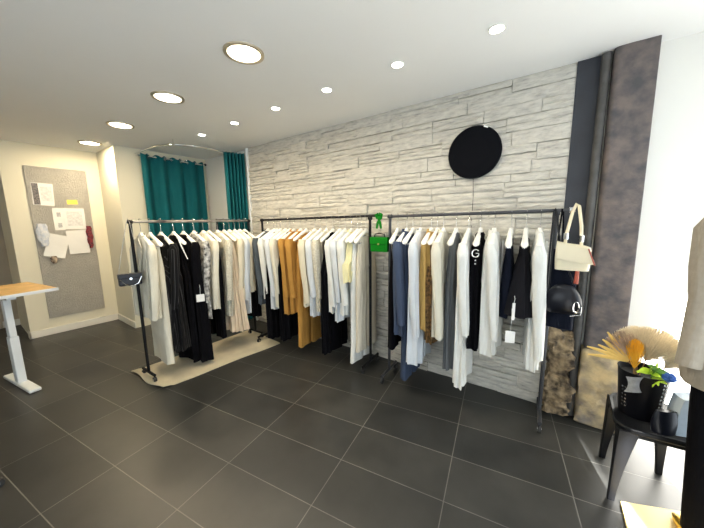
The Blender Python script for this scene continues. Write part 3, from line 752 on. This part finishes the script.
obj_t = tag(obj('ribbon', T([on(A1, a1, Z1, .36, -.03, -.14, -.16), on(A1, a1, Z1, .38, -.05, -.20, -.25), on(A1, a1, Z1, .41, -.05, -.23, -.37)], [.006, .007, .004], 6), 'trimw'), 'thin white ribbon over the black dress on the left rack', 'ribbon')

# ------------------------------------------------------------------ bags
def strap_loop(bm, p0, top, p1, rad, flat=1, n=10):
    pts = []
    p0, top, p1 = Vector(p0), Vector(top), Vector(p1)
    for i in range(n+1):
        t_ = i/n; pts.append(p0.lerp(top, t_) + Vector((0, 0, 0)))
    for i in range(1, n+1):
        pts.append(top.lerp(p1, i/n))
    tube(bm, pts, rad, 8); return bm
M['creamleather'] = mat('cream leather', (.76, .69, .50), .4, var=.05, coat=.2)
M['redlining'] = mat('red brown lining', (.35, .07, .04), .5)
M['blackleather'] = mat('black leather', (.004, .005, .010), .3, spec=.35, var=.1)
M['greenl'] = mat('bright green leather', (.002, .20, .008), .5, spec=.15, var=.1)
# cream shoulder bag over the bar end
t = thing('shoulder_bag', 'cream leather shoulder bag hung over the end of the right rack', 'bag', (.085, 2.30, 0), 0)
bm = bmesh.new(); rings = []
for k in range(9):
    u = k/8; z = 1.335-.165*u
    hw = .088+.004*math.sin(u*PI); th = .018+.022*math.sin(min(1, u*1.3)*PI/2)
    rings.append([Vector((hw*math.copysign(abs(math.cos(q))**.5, math.cos(q)), th*math.copysign(abs(math.sin(q))**.7, math.sin(q)), z-.02*math.cos(q)*(1-u))) for q in [2*PI*j/24 for j in range(24)]])
loft(bm, rings); obj('body', bm, 'creamleather', t, smooth=True)
bm = bmesh.new(); slab(bm, [(-.085, 1.345), (.07, 1.31), (.105, 1.215), (.0, 1.225), (-.08, 1.245)], .008, (0, -.048, 0), (1, 0, 0), (0, 0, 1), (0, 1, 0)); obj('flap', bm, 'creamleather', t)
obj('flap_edge', T([(.072, -.048, 1.312), (.108, -.046, 1.213)], .0045, 6), 'redlining', t)
obj('handle', T([(-.045, -.01, 1.34), (-.042, .0, 1.40), (-.018, .10, 1.545), (.0, .135, 1.592), (.012, .10, 1.575), (.03, .03, 1.45), (.038, -.005, 1.33)], .0095, 10), 'creamleather', t, smooth=True)
for x, y, z_ in ((-.043, -.005, 1.385), (.036, .005, 1.37)): obj('buckle', T([(x, y, z_-.02), (x, y, z_+.02)], .0135, 10), 'chrome', t)
obj('tassel', T([(.03, -.04, 1.17), (.028, -.045, 1.09)], [.010, .013], 8), 'redlining', t)
# black crescent handbag
t = thing('handbag', 'glossy black crescent handbag below the cream bag', 'bag', (.055, 2.255, 0), .1)
bm = bmesh.new(); rings = []
N = 24
for i in range(N+1):
    u = -1+2*i/N; x = .1*u; top = 1.075-.13*abs(u)**2.6 if u > -1 else .97; top = 1.08-.10*abs(u)**3; bot = .885+.06*max(0, abs(u)-.55)**1.2
    th = .040*math.sqrt(max(.05, 1-u*u))
    cz, hz = (top+bot)/2, (top-bot)/2
    rings.append([Vector((x, th*math.cos(q), cz+hz*math.sin(q))) for q in [2*PI*j/16 for j in range(16)]])
loft(bm, rings); obj('body', bm, 'blackleather', t, smooth=True)
obj('zip', T([(.085, -.006, 1.0), (.098, -.008, .94), (.095, -.02, .895), (.04, -.030, .882)], .003, 6), 'steel', t)
bm = bmesh.new(); tube(bm, [(.065+.014*math.cos(q), -.040, .945+.035*math.sin(q)) for q in [2*PI*j/20 for j in range(20)]], .0035, 6); obj('buckle', bm, 'chrome', t, smooth=True)
obj('strap', T([(-.09, 0, 1.0), (-.085, .08, 1.3), (-.075, .155, 1.555), (-.068, .17, 1.565), (-.06, .15, 1.54), (-.03, .06, 1.30), (.05, 0, 1.08)], .006, 8), 'blackleather', t, smooth=True)
t = thing('tote_bag', 'dark fabric tote hanging behind the black crescent bag', 'bag', (.05, 2.36, 0), 0)
bm = bmesh.new(); rings = []
for k in range(10):
    u = k/9; z = 1.26-.50*u
    rings.append([Vector((.075*math.copysign(abs(math.cos(q))**.5, math.cos(q))*(.9+.1*u), (.012+.022*u)*math.sin(q), z-.04*math.cos(q)*(1-u))) for q in [2*PI*j/20 for j in range(20)]])
loft(bm, rings); obj('body', bm, navy, t, smooth=True)
obj('strap', T([(-.05, 0, 1.28), (-.045, .02, 1.45), (-.040, .05, 1.56), (-.035, .06, 1.56), (-.01, .01, 1.24)], .005, 8), blackf, t)
# mini bag at the left rack
t = thing('mini_bag', 'small black clutch with silver chain by the left post', 'bag', (-3.10, .90, 0), PI/2-.12)
obj('body', B(-.085, .085, -.025, .025, .955, 1.06, bev=.012), 'blackleather', t)
obj('flap', B(-.087, .087, -.03, .027, 1.02, 1.064, bev=.006), 'blackleather', t)
obj('clasp', T([(0, -.03, 1.018), (0, -.036, 1.018)], .010, 12), 'chrome', t)
obj('chain', T([(-.078, 0, 1.06), (-.05, -.01, 1.2), (.02, .0, 1.50), (.04, .02, 1.545), (.05, .02, 1.52), (.075, -.01, 1.25), (.078, 0, 1.06)], .003, 6), 'chrome', t)
obj('drape_chain', T([(-.08, -.032, 1.02), (-.04, -.034, .965), (.0, -.035, .95), (.05, -.034, .97), (.08, -.032, 1.03)], .004, 6), 'chrome', t)
# green mini bag and bow on the middle rack end
gx, gy = -1.37, 2.385
t = thing('mini_bag', 'bright green mini bag hung at the right end of the middle rack', 'bag', (gx+.04, gy-.09, 0), .1)
obj('body', B(-.085, .085, -.022, .022, 1.215, 1.345, bev=.008), 'greenl', t)
obj('flap', B(-.087, .087, -.028, .023, 1.285, 1.35, bev=.005), 'greenl', t)
obj('handle', T([(-.055, 0, 1.345), (-.045, 0, 1.375), (0, 0, 1.385), (.045, 0, 1.375), (.055, 0, 1.345)], .006, 8), 'blackleather', t, smooth=True)
obj('clasp', T([(0, -.028, 1.288), (0, -.035, 1.288)], .008, 10), 'goldbtn', t)
t = thing('green_bow', 'bright green bow tied on the end of the middle rack bar', 'bow', (gx-.01, gy, Z2), .1)
obj('knot', lathe(bmesh.new(), [(.012, -.022), (.022, -.01), (.022, .012), (.012, .022)], 14, (0, -.012, 0)), 'greenl', t, smooth=True)
for q in (-1, 1):
    obj('loop', T([(0, -.014, .008), (q*.014, -.03, .04), (q*.028, -.025, .03), (q*.022, -.02, -.005), (0, -.016, 0)], [.005, .013, .013, .011, .005], 8), 'greenl', t, smooth=True)
    obj('tail', T([(0, -.016, -.01), (q*.012, -.022, -.045), (q*.022, -.022, -.10)], [.006, .013, .010], 8), 'greenl', t, smooth=True)

# ------------------------------------------------------------------ rug under the left rack
def rug():
    bm = bmesh.new(); nx, ny = 26, 44; P = []; Q = []
    c = [(-3.42, .90), (-2.83, .95), (-2.72, 2.22), (-3.43, 2.33)]
    for j in range(ny+1):
        v = j/ny
        for i in range(nx+1):
            u = i/nx
            x = (c[0][0]*(1-u)+c[1][0]*u)*(1-v)+(c[3][0]*(1-u)+c[2][0]*u)*v
            y = (c[0][1]*(1-u)+c[1][1]*u)*(1-v)+(c[3][1]*(1-u)+c[2][1]*u)*v
            e = max(0, 1-4*v)
            x += .012*math.sin(9*v)*(u-.4); y += .01*math.sin(8*u)
            z = .004+.0025*(1+math.sin(14*v+2*u)*math.sin(5*u+1))*(.4+.6*abs(u-.5))+.022*e*e*(.5+.5*math.sin(7*u+.6))*(1 if v < .06 else .2)
            P.append(bm.verts.new((x, y, z+.004))); Q.append(bm.verts.new((x, y, z-.003)))
    N = nx+1
    for j in range(ny):
        for i in range(nx):
            q = (j*N+i, j*N+i+1, (j+1)*N+i+1, (j+1)*N+i)
            bm.faces.new([P[k] for k in q]); bm.faces.new([Q[k] for k in q][::-1])
    rim = list(range(N))+[j*N+nx for j in range(1, ny+1)]+[ny*N+i for i in range(nx-1, -1, -1)]+[j*N for j in range(ny-1, 0, -1)]
    for i in range(len(rim)):
        a, b = rim[i], rim[(i+1) % len(rim)]; bm.faces.new((P[a], Q[a], Q[b], P[b]))
    return bm
tag(obj('rug', rug(), 'rug', smooth=True), 'thin beige rug laid under the left clothes rack', 'rug')

# ------------------------------------------------------------------ stool with planter and dried flowers
M['stoolp'] = mat('black lacquered stool', (.004, .0045, .006), .45, spec=.22)
st = thing('stool', 'black stool with splayed tapered legs carrying the planter', 'stool', (.312, 1.862, 0), .12)
SW = .38; SH = .445
def rrect(x0, x1, y0, y1, r_, n=6):
    out = []
    for cx, cy, a0 in ((x1-r_, y1-r_, 0), (x0+r_, y1-r_, PI/2), (x0+r_, y0+r_, PI), (x1-r_, y0+r_, 3*PI/2)):
        for k in range(n+1): a = a0+PI/2*k/n; out.append((cx+r_*math.cos(a), cy+r_*math.sin(a)))
    return out
bm = bmesh.new(); o_ = [(SW/2+(x-SW/2)*(1-.28*y/SW), y) for x, y in rrect(0, SW, 0, SW, .085)]
loft(bm, [[Vector((SW/2+(x-SW/2)*k_, SW/2+(y-SW/2)*k_, z)) for x, y in o_] for k_, z in ((.97, SH-.028), (1.0, SH-.020), (1.0, SH-.006), (.98, SH), (.90, SH-.003), (.5, SH-.008))]); obj('seat', bm, 'stoolp', st, smooth=False)
for lx, ly, dx, dy in ((.035, .035, -.02, -.02), (SW-.035, .035, .02, -.02), (.035, SW-.035, -.02, .02), (SW-.035, SW-.035, .02, .02)):
    bm = bmesh.new(); rings = []
    for k in range(9):
        u = k/8; z = (SH-.022)*(1-u); w_ = .026*(1-u)**1.5+.015
        lx2 = SW/2+(lx-SW/2)*(1-.28*ly/SW); cx = lx2+dx*u*.6; cy = ly+dy*u*.6
        sx = 1 if lx < SW/2 else -1; sy = 1 if ly < SW/2 else -1
        rings.append([Vector((cx+a*w_+sx*(w_-.017)*.8, cy+b*w_*.7, z)) for a, b in ((-1, -1), (1, -1), (1, 1), (-1, 1))])
    loft(bm, rings); bmesh.ops.bevel(bm, geom=bm.edges[:], offset=.003, segments=1, affect='EDGES'); obj('leg', bm, 'stoolp', st)
for a, b in (((.05, .03), (SW-.05, .03)), ((.08, SW-.03), (SW-.08, SW-.03))):
    obj('apron', B(min(a[0], b[0])-.006, max(a[0], b[0])+.006, min(a[1], b[1])-.006, max(a[1], b[1])+.006, SH-.055, SH-.028), 'stoolp', st)
PC = (.425, 2.06)
pl = thing('planter', 'black bucket-shaped planter with silver studs on the stool', 'planter', (PC[0], PC[1], SH), 0)
bm = bmesh.new(); loft(bm, [[Vector((r_*math.cos(2*PI*k/36), r_*math.sin(2*PI*k/36), z)) for k in range(36)] for r_, z in ((.078, 0), (.082, .01), (.102, .245), (.105, .25), (.098, .25), (.09, .22), (.02, .215))]); obj('pot', bm, mat('black planter', (.003, .003, .005), .5, spec=.2), pl, smooth=True)
for k in range(30):
    a = -PI/2+(.62 if k < 18 else -.95); row = (k % 18)//2 if k < 18 else (k-18)//2
    aa = a+(k % 2)*.16; z = .055+row*.021; rd = .080+.022*z/.25+.003
    obj('stud', T([(rd*math.cos(aa), rd*math.sin(aa), z), ((rd+.005)*math.cos(aa), (rd+.005)*math.sin(aa), z)], .0045, 6), 'chrome', pl)
M['ribbon'] = cloth('grey ribbon', (.55, .55, .56), var=.2, vscale=60)
bm = bmesh.new(); n = 10; P = []
for j in range(n+1):
    v = j/n; wv = .021+.012*(2*v-1)**2
    for i in range(n+1):
        u = -1+2*i/n; P.append(bm.verts.new((u*wv, -.006*(1-u*u)-.004, (v-.5)*.085+.008*u)))
for j in range(n):
    for i in range(n): bm.faces.new((P[j*11+i], P[j*11+i+1], P[(j+1)*11+i+1], P[(j+1)*11+i]))
bmesh.ops.solidify(bm, geom=bm.faces[:], thickness=.003)
tag(obj('ribbon_patch', bm, 'ribbon', smooth=True, loc=(PC[0]-.050, PC[1]-.098, SH+.20)), 'grey flared ribbon hanging on the front of the planter', 'ribbon')
M['palm'] = mat('yellow dried palm', (.85, .58, .16), .7, var=.15, vscale=20)
M['pampas'] = mat('beige pampas', (.84, .72, .50), .9, var=.15, vscale=30)
M['pampas2'] = mat('pinkish dried grass', (.60, .44, .32), .9, var=.3, vscale=30)
M['orange'] = mat('orange dried grass', (1.0, .50, .03), .8, var=.15, vscale=30)
M['lime'] = mat('lime green leaf', (.50, .72, .04), .6, var=.2, vscale=20)
M['green'] = mat('green leaf', (.12, .30, .03), .6, var=.2)
M['bluef'] = mat('blue petals', (.05, .16, .55), .7, var=.3, vscale=30)
M['stem'] = mat('dry stem', (.35, .20, .08), .8, var=.2)
top = Vector((PC[0]-.02, PC[1], SH+.235))
# palm leaf fan
t = thing('dried_palm_leaf', 'yellow dried palm fan leaf spreading to the left', 'dried leaf', tuple(top))
obj('stem', T([(0, 0, -.15), (-.02, -.02, .03), (-.05, -.03, .055)], .004, 6), 'stem', t)
for k in range(6):
    a = math.radians(172-k*13); Ln = .17+.02*math.sin(k*2); dr = Vector((math.cos(a), -.12+.03*k, math.sin(a))); pr = Vector((-math.sin(a), 0, math.cos(a)))
    b0 = Vector((-.05, -.03, .055)); bm = bmesh.new(); rings = []
    for j in range(8):
        u = j/7; ww = .0025+.0080*math.sin(PI*min(1, .12+u*.80))
        if j == 7: ww = .004
        c = b0+dr*Ln*u+Vector((0, 0, -.02*u*u))
        rings.append([c+pr*ww, c+Vector((0, .0025, 0)), c-pr*ww, c-Vector((0, .0025, 0))])
    loft(bm, rings); obj('leaflet', bm, 'palm', t)
def plume(name, label, m, base, tip, wid, nst, seed, fan=.5, cat='dried flower', group=None):
    rg = random.Random(seed); b, e = Vector(base), Vector(tip); ax = (e-b); Ln = ax.length; ax.normalize()
    s1 = ax.orthogonal().normalized(); s2 = ax.cross(s1)
    t = thing(name, label, cat, tuple(b), 0, group)
    obj('stem', T([(0, 0, -.06), tuple(ax*Ln*.3), tuple(ax*Ln*.8)], .0025, 5), 'stem', t)
    bm = bmesh.new()
    for k in range(nst):
        th = rg.uniform(0, 2*PI); rr_ = math.sqrt(rg.random()); u0_ = rg.uniform(.25, .6) if fan < .9 else .05
        p0 = ax*Ln*u0_; d = (s1*math.cos(th)+s2*math.sin(th))*wid*rr_
        p2 = ax*Ln*(1-.25*rr_*rr_*rg.uniform(.6, 1.2))+d; p1 = (p0+p2)/2+d*.25
        w_ = .0016; nn = ax.cross(d).normalized()*w_ if d.length > 1e-5 else s1*w_
        v = [bm.verts.new(p) for p in (p0-nn, p0+nn, p1-nn*1.3, p1+nn*1.3, p2-nn*.5, p2+nn*.5)]
        dd = (d.normalized() if d.length > 1e-5 else s2)*w_*.8
        v2 = [bm.verts.new(p) for p in (p0+dd, p1+dd, p2+dd)]
        bm.faces.new((v[0], v[1], v[3], v[2])); bm.faces.new((v[2], v[3], v[5], v[4]))
        bm.faces.new((v[1], v2[0], v2[1], v[3])); bm.faces.new((v[3], v2[1], v2[2], v[5])); bm.faces.new((v2[0], v[0], v[2], v2[1])); bm.faces.new((v2[1], v[2], v[4], v2[2]))
    o = obj('plume', bm, m, t); return t
tp = top
GP = 'dried plumes in the planter'
plume('pampas_plume', 'pinkish dried grass fan left of the orange bunch', 'pampas2', tp, tp+Vector((-.10, .0, .20)), .075, 420, 1, group=GP)
plume('pampas_plume', 'beige feathery plume behind the orange bunch', 'pampas', tp, tp+Vector((-.03, .05, .235)), .085, 480, 2, group=GP)
plume('pampas_plume', 'wide beige pampas plume right of the orange bunch', 'pampas', tp, tp+Vector((.08, .03, .24)), .11, 700, 3, group=GP)
plume('pampas_plume', 'low beige plume at the far right of the planter', 'pampas', tp+Vector((.06, .0, 0)), tp+Vector((.19, .04, .15)), .075, 480, 4, group=GP)
plume('dried_grass_bunch', 'bright orange dried grass bunch standing in the planter', 'orange', tp+Vector((-.025, -.05, -.03)), tp+Vector((-.035, -.06, .195)), .038, 190, 5)
t = thing('leafy_sprig', 'lime green leafy sprig at the planter rim', 'leaves', tuple(tp+Vector((.035, -.075, 0))))
obj('stem', T([(0, 0, -.06), (.0, 0, .03), (.03, .0, .08)], .003, 5), 'green', t)
rg = random.Random(5)
for k in range(16):
    a = rg.uniform(0, 2*PI); el_ = rg.uniform(-.1, 1.0); d = Vector((math.cos(a)*math.cos(el_), math.sin(a)*math.cos(el_)*.6, math.sin(el_))); b0 = Vector((.01*rg.uniform(-1, 2), 0, rg.uniform(0, .06)))
    s = d.orthogonal().normalized(); bm = bmesh.new(); rings = []
    for j in range(6):
        u = j/5; ww = .002+.011*math.sin(PI*min(.97, .05+u)); c = b0+d*.065*u-Vector((0, 0, .02*u*u)); nn = d.cross(s)*.0015
        rings.append([c+s*ww, c+nn, c-s*ww, c-nn])
    loft(bm, rings); obj('leaf', bm, 'lime' if k % 4 else 'green', t)
from mathutils import noise as _nz
def puff(name, loc, r_, m, label, cat, seed):
    bm = bmesh.new(); bmesh.ops.create_icosphere(bm, subdivisions=4, radius=r_)
    for v in bm.verts:
        n_ = v.co.normalized(); v.co = n_*r_*(1+.28*_nz.noise(n_*5+Vector((seed, 0, 0)))+.12*_nz.noise(n_*13))
        v.co.z *= .85
    return tag(obj(name, bm, m, smooth=False, loc=loc), label, cat)
puff('blue_flower', tuple(tp+Vector((.095, -.075, .03))), .026, 'bluef', 'blue dried flower head right of the green sprig', 'flower', 3)
# shopping bag and black pouch on the stool
M['bagpaper'] = mat('pale blue glossy paper', (.62, .72, .80), .25, var=.15, vscale=6, bump=.6, bscale=14)
t = thing('gift_bag', 'pale glossy paper gift bag standing beside the planter', 'gift bag', (.585, 1.99, SH), .35)
bm = bmesh.new(); rings = []
for k in range(8):
    u = k/7; rings.append([Vector(((.062+.004*math.sin(3*u))*a+.012*u, (.035)*b+.004*math.sin(5*u+a), .20*u+.012*a*u)) for a, b in ((-1, -1), (-.3, -1.1), (.4, -.92), (1, -1), (1, 0), (1, 1), (0, .9), (-1, 1), (-1.05, 0))])
loft(bm, rings); obj('paper_body', bm, 'bagpaper', t)
obj('handle', T([(-.03, -.036, .19), (-.02, -.04, .24), (.02, -.04, .245), (.035, -.036, .20)], .003, 6), 'redlining', t)
t = thing('black_pouch', 'small black leather pouch in front of the gift bag', 'pouch', (.495, 1.93, SH), .4)
bm = bmesh.new(); rings = []
for k in range(9):
    u = k/8; hw = .055*math.sin(PI*(.28+.5*u))**.6; rings.append([Vector((hw*math.cos(q), .026*math.sin(q)*(1-.5*u), .115*u)) for q in [2*PI*j/20 for j in range(20)]])
loft(bm, rings); obj('body', bm, 'blackleather', t, smooth=True)
obj('handle', T([(.03, 0, .10), (.055, 0, .09), (.058, 0, .03), (.045, 0, .01)], .004, 6), 'blackleather', t, smooth=True)

# ------------------------------------------------------------------ display board and mannequin at the right edge
bm = bmesh.new(); slab(bm, [(.375, 1.885), (.80, 2.065), (.97, 1.66), (.385, 1.45)], .015, (0, 0, 0.001), (1, 0, 0), (0, 1, 0), (0, 0, 1))
tag(obj('display_board', bm, 'plank'), 'pale yellow board lying on the floor under the mannequin', 'board')
M['skin'] = mat('mannequin shell', (.55, .40, .32), .5)
M['greige'] = cloth('greige wool', (.36, .315, .25), var=.08, vscale=40)
mn = thing('mannequin', 'mannequin in greige coat, black wide trousers and gold shoes', 'mannequin', (.675, 1.775, .016), 0)
def ell(z, cx, cy, hx_, hy_, n=32, A=0, ph=0): return [Vector((cx+hx_*math.cos(q)*(1+A*math.sin(6*q+ph)), cy+hy_*math.sin(q)*(1+A*math.sin(6*q+ph)), z)) for q in [2*PI*j/n for j in range(n)]]
bm = bmesh.new(); loft(bm, [ell(1.40, 0, 0, .12, .09), ell(1.48, 0, 0, .14, .08), ell(1.52, 0, 0, .07, .06), ell(1.56, 0, 0, .05, .055), ell(1.64, 0, 0, .048, .052), ell(1.67, 0, -.01, .065, .08), ell(1.74, 0, -.015, .075, .095), ell(1.82, 0, -.01, .06, .08), ell(1.855, 0, 0, .02, .03)])
obj('head', bm, 'skin', mn, smooth=True)
bm = bmesh.new(); loft(bm, [ell(.785, -.005, 0, .185, .145, A=.02), ell(.80, -.005, 0, .195, .15, A=.02), ell(.92, -.005, 0, .212, .15, A=.015), ell(1.05, 0, 0, .185, .13), ell(1.16, 0, 0, .17, .12), ell(1.30, 0, 0, .175, .12), ell(1.42, 0, 0, .18, .115), ell(1.49, 0, 0, .14, .09), ell(1.54, 0, 0, .075, .07), ell(1.55, 0, 0, .05, .05)])
ct = obj('coat', bm, 'greige', mn, smooth=True)
obj('front_opening', T([(-.06, -.135, 1.35), (-.075, -.145, 1.1), (-.09, -.150, .80)], .005, 6), 'greige', ct, smooth=True)
for q in (-1, 1):
    bm = bmesh.new(); pts = [(q*.145, 0, 1.50), (q*.180, -.01, 1.43), (q*.185, -.02, 1.28), (q*.180, -.035, 1.15), (q*.195, -.07, 1.0), (q*.205, -.09, .88)]
    tube(bm, pts, [.04, .050, .044, .040, .038, .038], 16); obj('sleeve', bm, 'greige', ct, smooth=True)
    bm = bmesh.new(); rings = []
    for k in range(12):
        u = k/11; z = .86-.77*u; cx = q*(.078-.016*u); hw = .090-.030*u
        rings.append(ell(z, cx, .0, hw, .078-.012*u, A=.02, ph=q+u))
    loft(bm, rings); obj('trouser_leg', bm, blackf, mn, smooth=True)
    bm = bmesh.new(); tube(bm, [(q*.058, -.05, .045), (q*.062, .0, .055), (q*.078, .06, .036), (q*.092, .11, .024), (q*.102, .15, .016)], [.030, .036, .036, .026, .008], 14)
    obj('shoe', bm, 'gold', mn, smooth=True)
